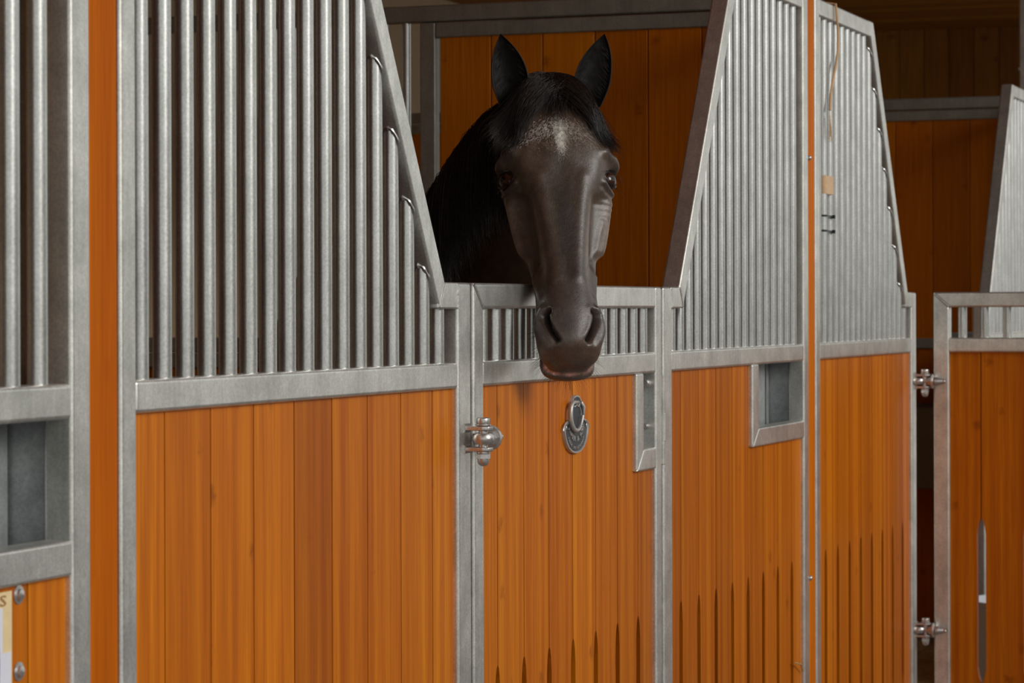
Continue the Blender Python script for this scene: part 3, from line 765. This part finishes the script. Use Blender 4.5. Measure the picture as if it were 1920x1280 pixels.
def build_horse():
    bm = bmesh.new()
    S = smooth_stations(64)
    closed_loft(bm, [[hp(r[0], p[0], p[1]) for p in ring_pts(r)] for r in S])
    # lower lip and chin, a separate lobe tucked behind the upper lip
    lip = []
    for t, w, h, d in ((0.49, .026, .016, -.112), (0.53, .038, .022, -.111), (0.56, .048, .026, -.109), (0.585, .054, .027, -.107), (0.605, .0545, .025, -.105), (0.620, .050, .021, -.101), (0.631, .040, .015, -.097), (0.637, .022, .008, -.093)):
        lip.append([hp(t, w*cos(2*pi*j/20), d-0.001+h*sin(2*pi*j/20)) for j in range(20)])
    closed_loft(bm, lip)
    # neck and trunk
    def cp(x, y, Z):     # point from its distance and direction off the camera axis, measured on the real animal's place
        a = (x-960)-ROLL*(y-577.6); b = (y-577.6)+ROLL*(x-960)
        return CAM+(FW+RT*(a/5100)-UP*(b/5100))*Z
    v = lambda *a: Vector(a)
    side = (FW*0.25+RT*-0.1+v(0, 0, 0.0)).normalized()
    nk = [(hp(-0.02, 0, -0.12), HX, .060, HD, .095),
          (cp(1022, 240, 5.60), (HX*0.8-FW*0.5).normalized(), .068, (UP*0.8-RT*0.55), .112),
          (cp(988, 330, 5.72), (HX*0.3-FW*0.9).normalized(), .075, (UP*0.5-RT*0.8), .155),
          (cp(948, 424, 5.86), (-FW+RT*0.1).normalized(), .090, (UP*0.55-RT*0.8), .175),
          (cp(900, 545, 6.05), (-FW*0.9-RT*0.2).normalized(), .120, (UP*0.65-RT*0.7), .235),
          (cp(850, 625, 6.30), (-FW*0.6-RT*0.7).normalized(), .185, (UP*0.9-RT*0.3), .300),
          (cp(800, 655, 6.62), (-FW*0.35-RT*0.9).normalized(), .245, UP, .325),
          (cp(745, 668, 6.95), (-FW*0.35-RT*0.9).normalized(), .275, UP, .320),
          (cp(690, 655, 7.25), (-FW*0.35-RT*0.9).normalized(), .260, UP, .300),
          (cp(655, 645, 7.42), (-FW*0.35-RT*0.9).normalized(), .170, UP, .210),
          (cp(645, 640, 7.50), (-FW*0.35-RT*0.9).normalized(), .060, UP, .090)]
    body_loft(bm, [(tuple(a), tuple(b), c, tuple(d), e) for a, b, c, d, e in nk])
    # legs: chest at node 5, rump at node 8
    ch = nk[5][0]; ru = nk[8][0]; ax = (ru-ch).normalized(); ax.z = 0; ax.normalize(); lat = Vector((-ax.y, ax.x, 0))
    for s in (-1, 1):
        f = Vector((ch.x, ch.y, 0))+ax*0.16+lat*0.14*s
        pts = [(f.x, f.y, 1.20), (f.x, f.y, 1.00), (f.x, f.y, 0.80), (f.x, f.y, 0.55), (f.x, f.y, 0.47), (f.x, f.y, 0.40), (f.x, f.y, 0.22), (f.x, f.y, 0.15)]
        q = Vector((f.x, f.y, 0.15))
        sweep(bm, pts+[tuple(q-ax*0.045+v(0, 0, -0.075))], [.13, .11, .075, .048, .052, .037, .032, .042, .040], 14)
        r = Vector((ru.x, ru.y, 0))+lat*0.14*s-ax*0.02
        P = [r+v(0, 0, 1.25), r+v(0, 0, 1.0)-ax*0.03, r+v(0, 0, .80)-ax*0.05, r+v(0, 0, .62)+ax*0.03, r+v(0, 0, .52)+ax*0.07, r+v(0, 0, .40)+ax*0.05, r+v(0, 0, .22)+ax*0.03, r+v(0, 0, .15)+ax*0.02, r+v(0, 0, .075)-ax*0.02]
        sweep(bm, P, [.17, .15, .105, .062, .058, .042, .035, .044, .042], 14)
    bmesh.ops.recalc_face_normals(bm, faces=bm.faces[:])
    me = bpy.data.meshes.new('horse'); bm.to_mesh(me); bm.free()
    o = bpy.data.objects.new('horse', me); COL.objects.link(o)
    r = o.modifiers.new('r', 'REMESH'); r.mode = 'VOXEL'; r.voxel_size = 0.006; r.use_smooth_shade = True
    sm = o.modifiers.new('s', 'SMOOTH'); sm.factor = 0.5; sm.iterations = 5
    bpy.context.view_layer.update()
    dg = bpy.context.evaluated_depsgraph_get()
    m2 = bpy.data.meshes.new_from_object(o.evaluated_get(dg))
    o.modifiers.clear(); o.data = m2
    # refine the head
    bm = bmesh.new(); bm.from_mesh(m2)
    Lx, Xx, Dx = np.array(HL), np.array(HX), np.array(HD); P0 = np.array(POLL)
    for thr in ((-0.02, 0.66, 0.16, -0.15),):
        es = []
        for e in bm.edges:
            c = (e.verts[0].co+e.verts[1].co)/2-POLL
            t, x, d = c.dot(HL), c.dot(HX), c.dot(HD)
            if thr[0] < t < thr[1] and abs(x) < thr[2] and d > thr[3]: es.append(e)
        bmesh.ops.subdivide_edges(bm, edges=es, cuts=1, use_grid_fill=True, smooth=0.0)
    bmesh.ops.triangulate(bm, faces=[f for f in bm.faces if len(f.verts) > 4])
    bm.to_mesh(m2); bm.free()
    nv = len(m2.vertices)
    co = np.zeros(nv*3); m2.vertices.foreach_get('co', co); co = co.reshape(-1, 3)
    nor = np.zeros(nv*3); m2.vertex_normals.foreach_get('vector', nor); nor = nor.reshape(-1, 3)
    q = co-P0; T, X, D = q@Lx/TS, q@Xx, q@Dx
    head = (T > -0.06) & (T < 0.66) & (np.abs(X) < 0.15) & (D > -0.30)
    AX = np.abs(X); SX = np.sign(X)
    AXn = np.abs(X-0.003)
    def g(t, x, d, st, sx, sd): return np.exp(-((T-t)/st)**2-((AX-x)/sx)**2-((D-d)/sd)**2)
    def seg(p, r_, ax=None):         # gaussian distance to a polyline in (t, |x|, d)
        best = np.full(nv, 1e9); Q = np.stack([T, AX if ax is None else ax, D], 1)
        for a, b in zip(p[:-1], p[1:]):
            a = np.array(a); b = np.array(b); ab = b-a; u = np.clip(((Q-a)@ab)/(ab@ab), 0, 1)
            best = np.minimum(best, np.linalg.norm(Q-(a+u[:, None]*ab), axis=1))
        return np.exp(-(best/r_)**2)
    disp = np.zeros(nv); vec = np.zeros((nv, 3))
    # brow ridge over the eye, hollow above it
    disp += 0.0110*seg([(0.165, .090, .000), (0.172, .108, -.022), (0.190, .119, -.045), (0.205, .118, -.066)], 0.012)
    disp -= 0.0085*g(0.120, .086, -.012, .030, .022, .030)
    # orbit: sunk in, with upper and lower lids
    disp -= 0.0200*g(0.207, .108, -.042, .016, .020, .020)
    disp += 0.0075*seg([(0.226, .085, -.018), (0.236, .100, -.036), (0.233, .108, -.060)], 0.0075)
    disp += 0.0040*seg([(0.246, .085, -.020), (0.252, .098, -.040), (0.248, .104, -.060)], 0.007)
    # facial crest and the hollow in front of it
    disp += 0.0100*seg([(0.262, .094, -.052), (0.295, .090, -.060), (0.330, .083, -.066), (0.362, .075, -.068)], 0.013)
    disp -= 0.0070*seg([(0.372, .080, -.080), (0.384, .070, -.066), (0.390, .060, -.052)], 0.015)*0.55
    disp += 0.0040*seg([(0.43, .058, -.052), (0.47, .053, -.050), (0.505, .050, -.05)], 0.008)
    disp -= 0.0110*seg([(0.275, .070, -.020), (0.330, .063, -.032), (0.400, .055, -.042)], 0.017)
    disp -= 0.0085*seg([(0.330, .082, -.105), (0.390, .068, -.098), (0.430, .056, -.090)], 0.016)
    # nasal bones: two soft ridges with a shallow valley
    disp += 0.0028*seg([(0.230, .044, .010), (0.300, .036, .004), (0.400, .028, -.002), (0.450, .022, -.004)], 0.014)
    disp -= 0.0030*g(0.215, .0, .020, .050, .022, .03)
    disp += 0.0030*g(0.160, .0, .022, .060, .030, .03)
    # cheek veins / muscles
    disp += 0.0035*seg([(0.395, .060, -.050), (0.430, .052, -.060), (0.470, .050, -.075)], 0.006)
    disp += 0.0030*seg([(0.300, .078, -.050), (0.360, .066, -.052), (0.420, .054, -.048)], 0.005)
    disp -= 0.0060*seg([(0.425, .045, -.030), (0.470, .047, -.035)], 0.014)
    # nostril: raised wings around a comma shaped slit
    nz = [(0.525, .0440, -.018), (0.530, .0490, -.022), (0.544, .0475, -.026), (0.560, .0420, -.026), (0.574, .0350, -.026), (0.584, .0290, -.028)]
    disp += 0.0075*seg([(0.515, .052, -.028), (0.530, .0600, -.038), (0.553, .0600, -.044), (0.573, .052, -.046), (0.590, .041, -.044)], 0.0085, AXn)
    disp += 0.0025*seg([(0.520, .038, -.012), (0.538, .040, -.014), (0.560, .034, -.018), (0.578, .025, -.022)], 0.007, AXn)
    D_ = D; D = D*0.35; slit = seg([(a, b, c*0.35) for a, b, c in nz], 0.0046, AXn)*(D_ > -0.062); D = D_
    disp -= 0.0240*slit
    # muzzle: full upper lip, groove to the lower lip
    disp += 0.0050*g(0.585, .0, -.030, .030, .035, .030)
    disp -= 0.0045*seg([(0.545, .060, -.090), (0.575, .055, -.092)], 0.010)
    m = seg([(0.572, .058, -.092), (0.592, .0555, -.091), (0.610, .048, -.090), (0.6235, .028, -.0885), (0.628, .0, -.0875)], 0.0038)
    disp -= 0.0035*m
    # wrinkles round the eye and above the nostril
    disp += head*0.0005*np.sin(T*520+AX*260)*g(0.265, .092, -.045, .030, .03, .03)
    co2 = co+nor*(disp*head)[:, None]
    m2.vertices.foreach_set('co', co2.ravel()); m2.update()
    # coat colours, with shade and highlights of the face painted in
    base = np.tile(np.array([0.034, 0.023, 0.017]), (nv, 1))
    def blend(w, c):
        nonlocal base
        w = np.clip(w, 0, 1)[:, None]; base = base*(1-w)+np.array(c)*w
    hz = head.astype(float)
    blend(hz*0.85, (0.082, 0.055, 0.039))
    blend((1-hz)*0.8, (0.095, 0.060, 0.037))  # neck and body coat lightened to make up for missing light
    blend(hz*0.7*seg([(0.27, .10, -.06), (0.34, .09, -.074), (0.39, .078, -.078)], 0.018)*1.3, (0.30, 0.225, 0.18))  # highlight on the facial crest, painted into the coat
    blend(hz*0.6*seg([(0.28, .058, -.01), (0.36, .050, -.012), (0.44, .044, -.018)], 0.011)*1.2, (0.22, 0.165, 0.13))  # painted highlight streaks along the sides of the nose
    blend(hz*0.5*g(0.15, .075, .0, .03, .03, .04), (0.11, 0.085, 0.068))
    blend(hz*0.85*np.exp(-((T-0.35)/0.14)**2-((X-0.002)/0.024)**2)*1.0, (0.012, 0.008, 0.006))  # shade down the middle of the face, painted as darker coat
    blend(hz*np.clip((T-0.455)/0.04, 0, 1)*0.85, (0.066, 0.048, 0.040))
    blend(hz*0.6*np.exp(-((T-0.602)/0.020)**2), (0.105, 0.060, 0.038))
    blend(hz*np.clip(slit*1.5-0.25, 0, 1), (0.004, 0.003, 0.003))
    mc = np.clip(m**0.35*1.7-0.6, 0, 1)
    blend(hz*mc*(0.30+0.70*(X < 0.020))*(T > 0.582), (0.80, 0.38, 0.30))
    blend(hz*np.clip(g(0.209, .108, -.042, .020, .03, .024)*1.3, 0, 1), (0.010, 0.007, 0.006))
    # white star with a speckled halo
    rr = rng.random(nv)
    star = np.exp(-((T-0.145)/0.022)**2-((X-0.002)/0.0075)**2)*(D > -0.02)
    blend(hz*star*1.1*(rr > 0.10), (0.80, 0.74, 0.66))
    halo = np.exp(-((T-0.140-0.25*np.abs(X))/0.030)**2-(X/0.050)**2)*(D > -0.02)
    blend(hz*np.clip(halo*1.2, 0, 1)*(rr > 0.72)*0.3, (0.42, 0.38, 0.33))
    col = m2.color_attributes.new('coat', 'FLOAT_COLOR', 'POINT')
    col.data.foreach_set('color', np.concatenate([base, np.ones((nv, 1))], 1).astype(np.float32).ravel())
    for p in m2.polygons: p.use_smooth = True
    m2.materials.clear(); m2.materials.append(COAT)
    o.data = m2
    return o, cp
horse, cp = build_horse()
tag(horse, 'dark horse with a small white star, looking out over the low stall door', 'horse')
dgx = bpy.context.evaluated_depsgraph_get()
from mathutils.bvhtree import BVHTree
_b = bmesh.new(); _b.from_mesh(horse.data); HBV = BVHTree.FromBMesh(_b); _b.free()

# eyes with lids and lashes
for s in (-1, 1):
    c = hp(0.209, s*0.0925, -0.042); out = (HX*s*0.86+HD*0.50-HL*0.02).normalized()
    bm = bmesh.new(); bmesh.ops.create_uvsphere(bm, u_segments=32, v_segments=20, radius=0.0232)
    e = obj('eye', bm, EYE, horse, 'all'); e.location = c; e.rotation_mode = 'QUATERNION'
    e.rotation_quaternion = out.to_track_quat('Z', 'Y')
    ex = HL.cross(out).normalized(); ey = out.cross(ex).normalized()
    if ey.dot(HL) > 0: ey = -ey; 
    fr_ = HD-out*HD.dot(out); fr_.normalize(); upv = -(HL-out*HL.dot(out)).normalized()
    bm = bmesh.new()
    up_pts = [c+(fr_*cos(a)*1.0+upv*sin(a)*0.56+out*(0.46-0.05*cos(a)))*0.0245 for a in [pi*k/14 for k in range(15)]]
    lo_pts = [c+(fr_*cos(a)*1.0-upv*sin(a)*0.52+out*(0.44-0.05*cos(a)))*0.0245 for a in [pi*k/14 for k in range(15)]]
    sweep(bm, up_pts, [0.0030+0.0035*sin(pi*k/14) for k in range(15)], 8)
    sweep(bm, lo_pts, [0.0028+0.0018*sin(pi*k/14) for k in range(15)], 8)
    obj('eyelid', bm, plain('eyelid_skin', (0.022, 0.016, 0.014), 0.35, 0, 0.2, 200, 0.2), horse, 'all')
    bm = bmesh.new()
    for k in range(30):
        a = pi*(0.15+0.7*k/29); p = c+(fr_*cos(a)+upv*sin(a)*0.6+out*0.62)*0.0245
        d = (out*0.8+upv*(-0.35+0.2*random.random())+fr_*cos(a)*0.5).normalized()
        sweep(bm, [p, p+d*0.009, p+d*0.017-UP*0.003], [0.00026, 0.0002, 0.00008], 4)
    for k in range(5):
        p = c+(fr_*(0.3-0.2*k)-upv*0.7+out*0.7)*0.0245; d = (out*0.7-upv*0.9-fr_*0.2*k).normalized()
        sweep(bm, [p, p+d*0.012, p+d*0.024], [0.00022, 0.00016, 0.00006], 4)
    obj('eyelashes', bm, HAIR, horse, 'all')

# ears: curved leaf shaped shells opening to the front
def ear(s):
    base = hp(-0.012, s*0.083, -0.052)
    tipd = (UP*0.97+HX*(s*0.06 if s > 0 else s*0.10)+HB*0.10)
    zax = tipd.normalized(); front = (HB+HX*s*0.12); front = (front-zax*front.dot(zax)).normalized(); sx = zax.cross(front).normalized()
    if sx.dot(HX) < 0: sx = -sx
    Hh = 0.146; n = 22; m = 16
    prof = lambda u: 0.0370*((0.58+0.42*sin(pi/2*u/0.38)) if u < 0.38 else max(0.0, (1-((u-0.38)/0.62)**2.3)*(1-0.10*((u-0.38)/0.62))))
    def shell(inner):
        g = []
        for i in range(n+1):
            u = i/n; w = prof(u)*(1.0 if not inner else 0.93)+0.0004; row = []
            dep = 0.030*(1-u)**0.6*(1 if not inner else 0.86)+0.004
            sway = s*(-0.003*sin(pi*u)+0.016*u**1.6-0.004)+0.007*u
            for j in range(m+1):
                a = pi*j/m                       # from the inner rim round the back to the outer rim
                x = cos(a)*w; y = -sin(a)*dep
                rim = 0.0
                row.append(base+zax*(u*Hh-0.026)+sx*(x+sway)+front*(y+0.016*(1-u)+(0 if not inner else 0.0005)))
            g.append(row)
        return g
    bm = bmesh.new(); A = [[bm.verts.new(p) for p in r] for r in shell(False)]; B = [[bm.verts.new(p) for p in r] for r in shell(True)]
    for i in range(n):
        for j in range(m):
            bm.faces.new((A[i][j], A[i][j+1], A[i+1][j+1], A[i+1][j])); bm.faces.new((B[i][j], B[i+1][j], B[i+1][j+1], B[i][j+1]))
        for j in (0, m): bm.faces.new((A[i][j], A[i+1][j], B[i+1][j], B[i][j]))
    for j in range(m): bm.faces.new((A[n][j], A[n][j+1], B[n][j+1], B[n][j]))
    o = obj('ear', bm, EARM, horse, 'all')
    bm = bmesh.new()                             # fine hair lining the inside
    for k in range(240):
        u = random.uniform(0.08, 0.80); w = prof(u)*0.85; a = random.uniform(0.05, 0.95)*pi; dep = 0.028*(1-u)**0.6
        sway = s*(-0.003*sin(pi*u)+0.016*u**1.6-0.004)+0.007*u
        p = base+zax*(u*Hh-0.026)+sx*(cos(a)*w+sway)+front*(-sin(a)*dep+0.016*(1-u))
        d = (front*0.35+zax*0.8-sx*cos(a)*0.6).normalized(); l = random.uniform(0.008, 0.018)
        sweep(bm, [p, p+d*l*0.5, p+d*l-sx*cos(a)*l*0.2], [0.0004, 0.0003, 0.0001], 3, False)
    obj('ear_hair', bm, HAIR2, o, 'all')
EARM = plain('ear_skin_and_coat', (0.007, 0.005, 0.004), 0.7, 0, 0.3, 150, 0.2)
HAIR2 = hairmat('dark_brown_fine_hair', (0.016, 0.011, 0.008), 0.65)
ear(-1); ear(1)

# forelock, mane, whiskers, white star hairs
def strands(name, gen, count, mat, parent, sides=3):
    V = []; F = []
    for i in range(count):
        pts, rad = gen(i)
        k = len(pts); base_i = len(V); up = None
        for a in range(k):
            d = (pts[min(a+1, k-1)]-pts[max(a-1, 0)]).normalized()
            if up is None: up = d.orthogonal().normalized()
            up = (up-d*up.dot(d)).normalized(); sd_ = d.cross(up)
            r = rad*(1-0.75*(a/(k-1))**2)
            for j in range(sides):
                q = 2*pi*j/sides; V.append(pts[a]+(up*cos(q)+sd_*sin(q))*r)
        for a in range(k-1):
            for j in range(sides):
                b0 = base_i+a*sides; F.append((b0+j, b0+(j+1) % sides, b0+sides+(j+1) % sides, b0+sides+j))
    me = bpy.data.meshes.new(name); me.from_pydata([tuple(v) for v in V], [], F); me.update()
    for p in me.polygons: p.use_smooth = True
    return link(name, me, mat, parent)
def on_surface(p, lift):
    """drop a point onto the animal's skin and lift it by a little"""
    loc, nrm, idx, dist = HBV.find_nearest(p)
    return loc+nrm*lift
def forelock(i):
    left = i % 5 < 3
    cl = (i*7 % 23)/23.0
    x0 = random.gauss(0.0, 0.022); t0 = random.uniform(-0.050, 0.010)
    if left:
        x1 = -0.104-0.036*cl+random.gauss(0, 0.009); t1 = 0.110+0.060*(1-cl)+random.gauss(0, 0.014); e = random.uniform(0.75, 1.0)
        if random.random() < 0.3: x1 *= 0.68; t1 *= 0.72
    else:
        x1 = 0.108+0.020*cl+random.gauss(0, 0.006); t1 = 0.140+0.035*(1-cl)+random.gauss(0, 0.010); e = random.uniform(0.72, 1.0)
        if random.random() < 0.3: x1 *= 0.78; t1 *= 0.80
    if i % 9 == 0: x1 = random.gauss(0, 0.030); t1 = 0.085+random.gauss(0, 0.016)
    P = []; ph = random.random()*6; lift0 = random.uniform(0.002, 0.022); hang = random.uniform(0.0, 0.006)
    for k in range(12):
        u = k/11*e
        x = x0+(x1-x0)*(u**0.85); t = t0+(t1-t0)*(u**1.25)+0.003*sin(ph+u*5)
        q = hp(t, x+0.003*sin(ph+u*8+cl*9), 0.03-2.2*x*x)
        p = on_surface(q, 0.003+lift0*(sin(pi*min(1, u+0.12))*0.9+0.1))
        if abs(x) > 0.09: p = p.lerp(q, min(1, (abs(x)-0.09)/0.05))+HX*(hang*(1 if x > 0 else -1)*u)
        P.append(p)
    return P, random.uniform(0.0003, 0.00075)
strands('forelock', forelock, 4200, HAIR, horse)
crest = [hp(-0.05, -0.01, -0.05), cp(985, 178, 5.55), cp(930, 206, 5.62), cp(880, 262, 5.70), cp(838, 324, 5.79), cp(798, 392, 5.90), cp(758, 462, 6.05), cp(722, 525, 6.25)]
def cpt(u):
    n = len(crest)-1; f = u*n; i = min(int(f), n-1); f -= i
    p0, p1, p2, p3 = crest[max(i-1, 0)], crest[i], crest[i+1], crest[min(i+2, n)]
    return 0.5*((2*p1)+(p2-p0)*f+(2*p0-5*p1+4*p2-p3)*f*f+(3*p1-p0-3*p2+p3)*f**3)
def mane(i):
    u = random.random()**0.9; c = cpt(u); 
    loc, nrm, idx, dist = HBV.find_nearest(c)
    root_ = loc+nrm*0.002
    l = random.uniform(0.18, 0.30); P = [root_]; p = c+Vector((random.gauss(0, .004), random.gauss(0, .004), random.gauss(0, .005)))
    P = [root_, (root_+p)/2+UP*0.004]; ph = random.random()*6; v = (-RT*0.55+UP*0.10-FW*0.35)
    side = random.uniform(0.2, 1.0)
    for k in range(9):
        a = k/8
        v = v*(0.62)+(-UP*1.0-FW*0.32*side+RT*(0.34*side)+(-RT*0.10))*0.38
        p = p+v.normalized()*l/9+RT*0.0012*sin(ph+a*7)
        loc, nrm, idx, dist = HBV.find_nearest(p)
        if (p-loc).dot(nrm) < 0.004: p = loc+nrm*(0.004+0.010*random.random())
        P.append(p.copy())
    return P, random.uniform(0.0005, 0.0010)
strands('mane', mane, 4600, HAIR, horse)
def whisk(i):
    a = random.random()
    if a < 0.75:
        x = random.uniform(-0.046, 0.046); t = 0.60+0.03*(1-abs(x)/0.046)*random.random()-0.02*abs(x)/.046; d = random.uniform(-0.125, -0.098)
        q = hp(t, x, d); dr = (-UP*0.8+HX*(x/0.046)*1.3+HB*0.25+Vector((random.gauss(0, .15), random.gauss(0, .15), random.gauss(0, .15)))).normalized(); l = random.uniform(0.015, 0.036)
    else:
        s = random.choice((-1, 1)); t = random.uniform(0.52, 0.60); q = hp(t, s*0.062, -0.07)
        dr = (HX*s*1.0+HB*0.4-UP*random.uniform(-0.2, 0.5)).normalized(); l = random.uniform(0.012, 0.026)
    p = on_surface(q, 0.0)
    return [p, p+dr*l*0.35, p+dr*l*0.7-UP*l*0.03, p+dr*l-UP*l*0.10], 0.00019
strands('whiskers', whisk, 200, HAIR, horse)
def starhair(i):
    if i % 5 < 3: x = random.gauss(0.002, 0.0045); t = random.gauss(0.142, 0.018)
    else: x = random.gauss(0.0, 0.034); t = 0.115+0.35*abs(x)+random.gauss(0, 0.014)
    q = on_surface(hp(t, x, 0.02), 0.0006)
    a = random.gauss(0, 0.5); dr = (HL*cos(a)+HX*(sin(a)+x*8)+HD*0.10).normalized(); l = random.uniform(0.004, 0.009)
    q2 = on_surface(q+dr*l, 0.0016)
    return [q, (q+q2)/2+HD*0.0006, q2], 0.00017
strands('star_hair', starhair, 3000, WHITEH, horse)
def chinhair(i):
    x = random.uniform(-0.05, 0.05); t = random.uniform(0.565, 0.605)
    q = on_surface(hp(t, x, -0.04), 0.0003); dr = (HL*0.9+HX*x*6+HD*0.2).normalized(); l = random.uniform(0.004, 0.008)
    return [q, q+dr*l*0.5, q+dr*l], 0.0002
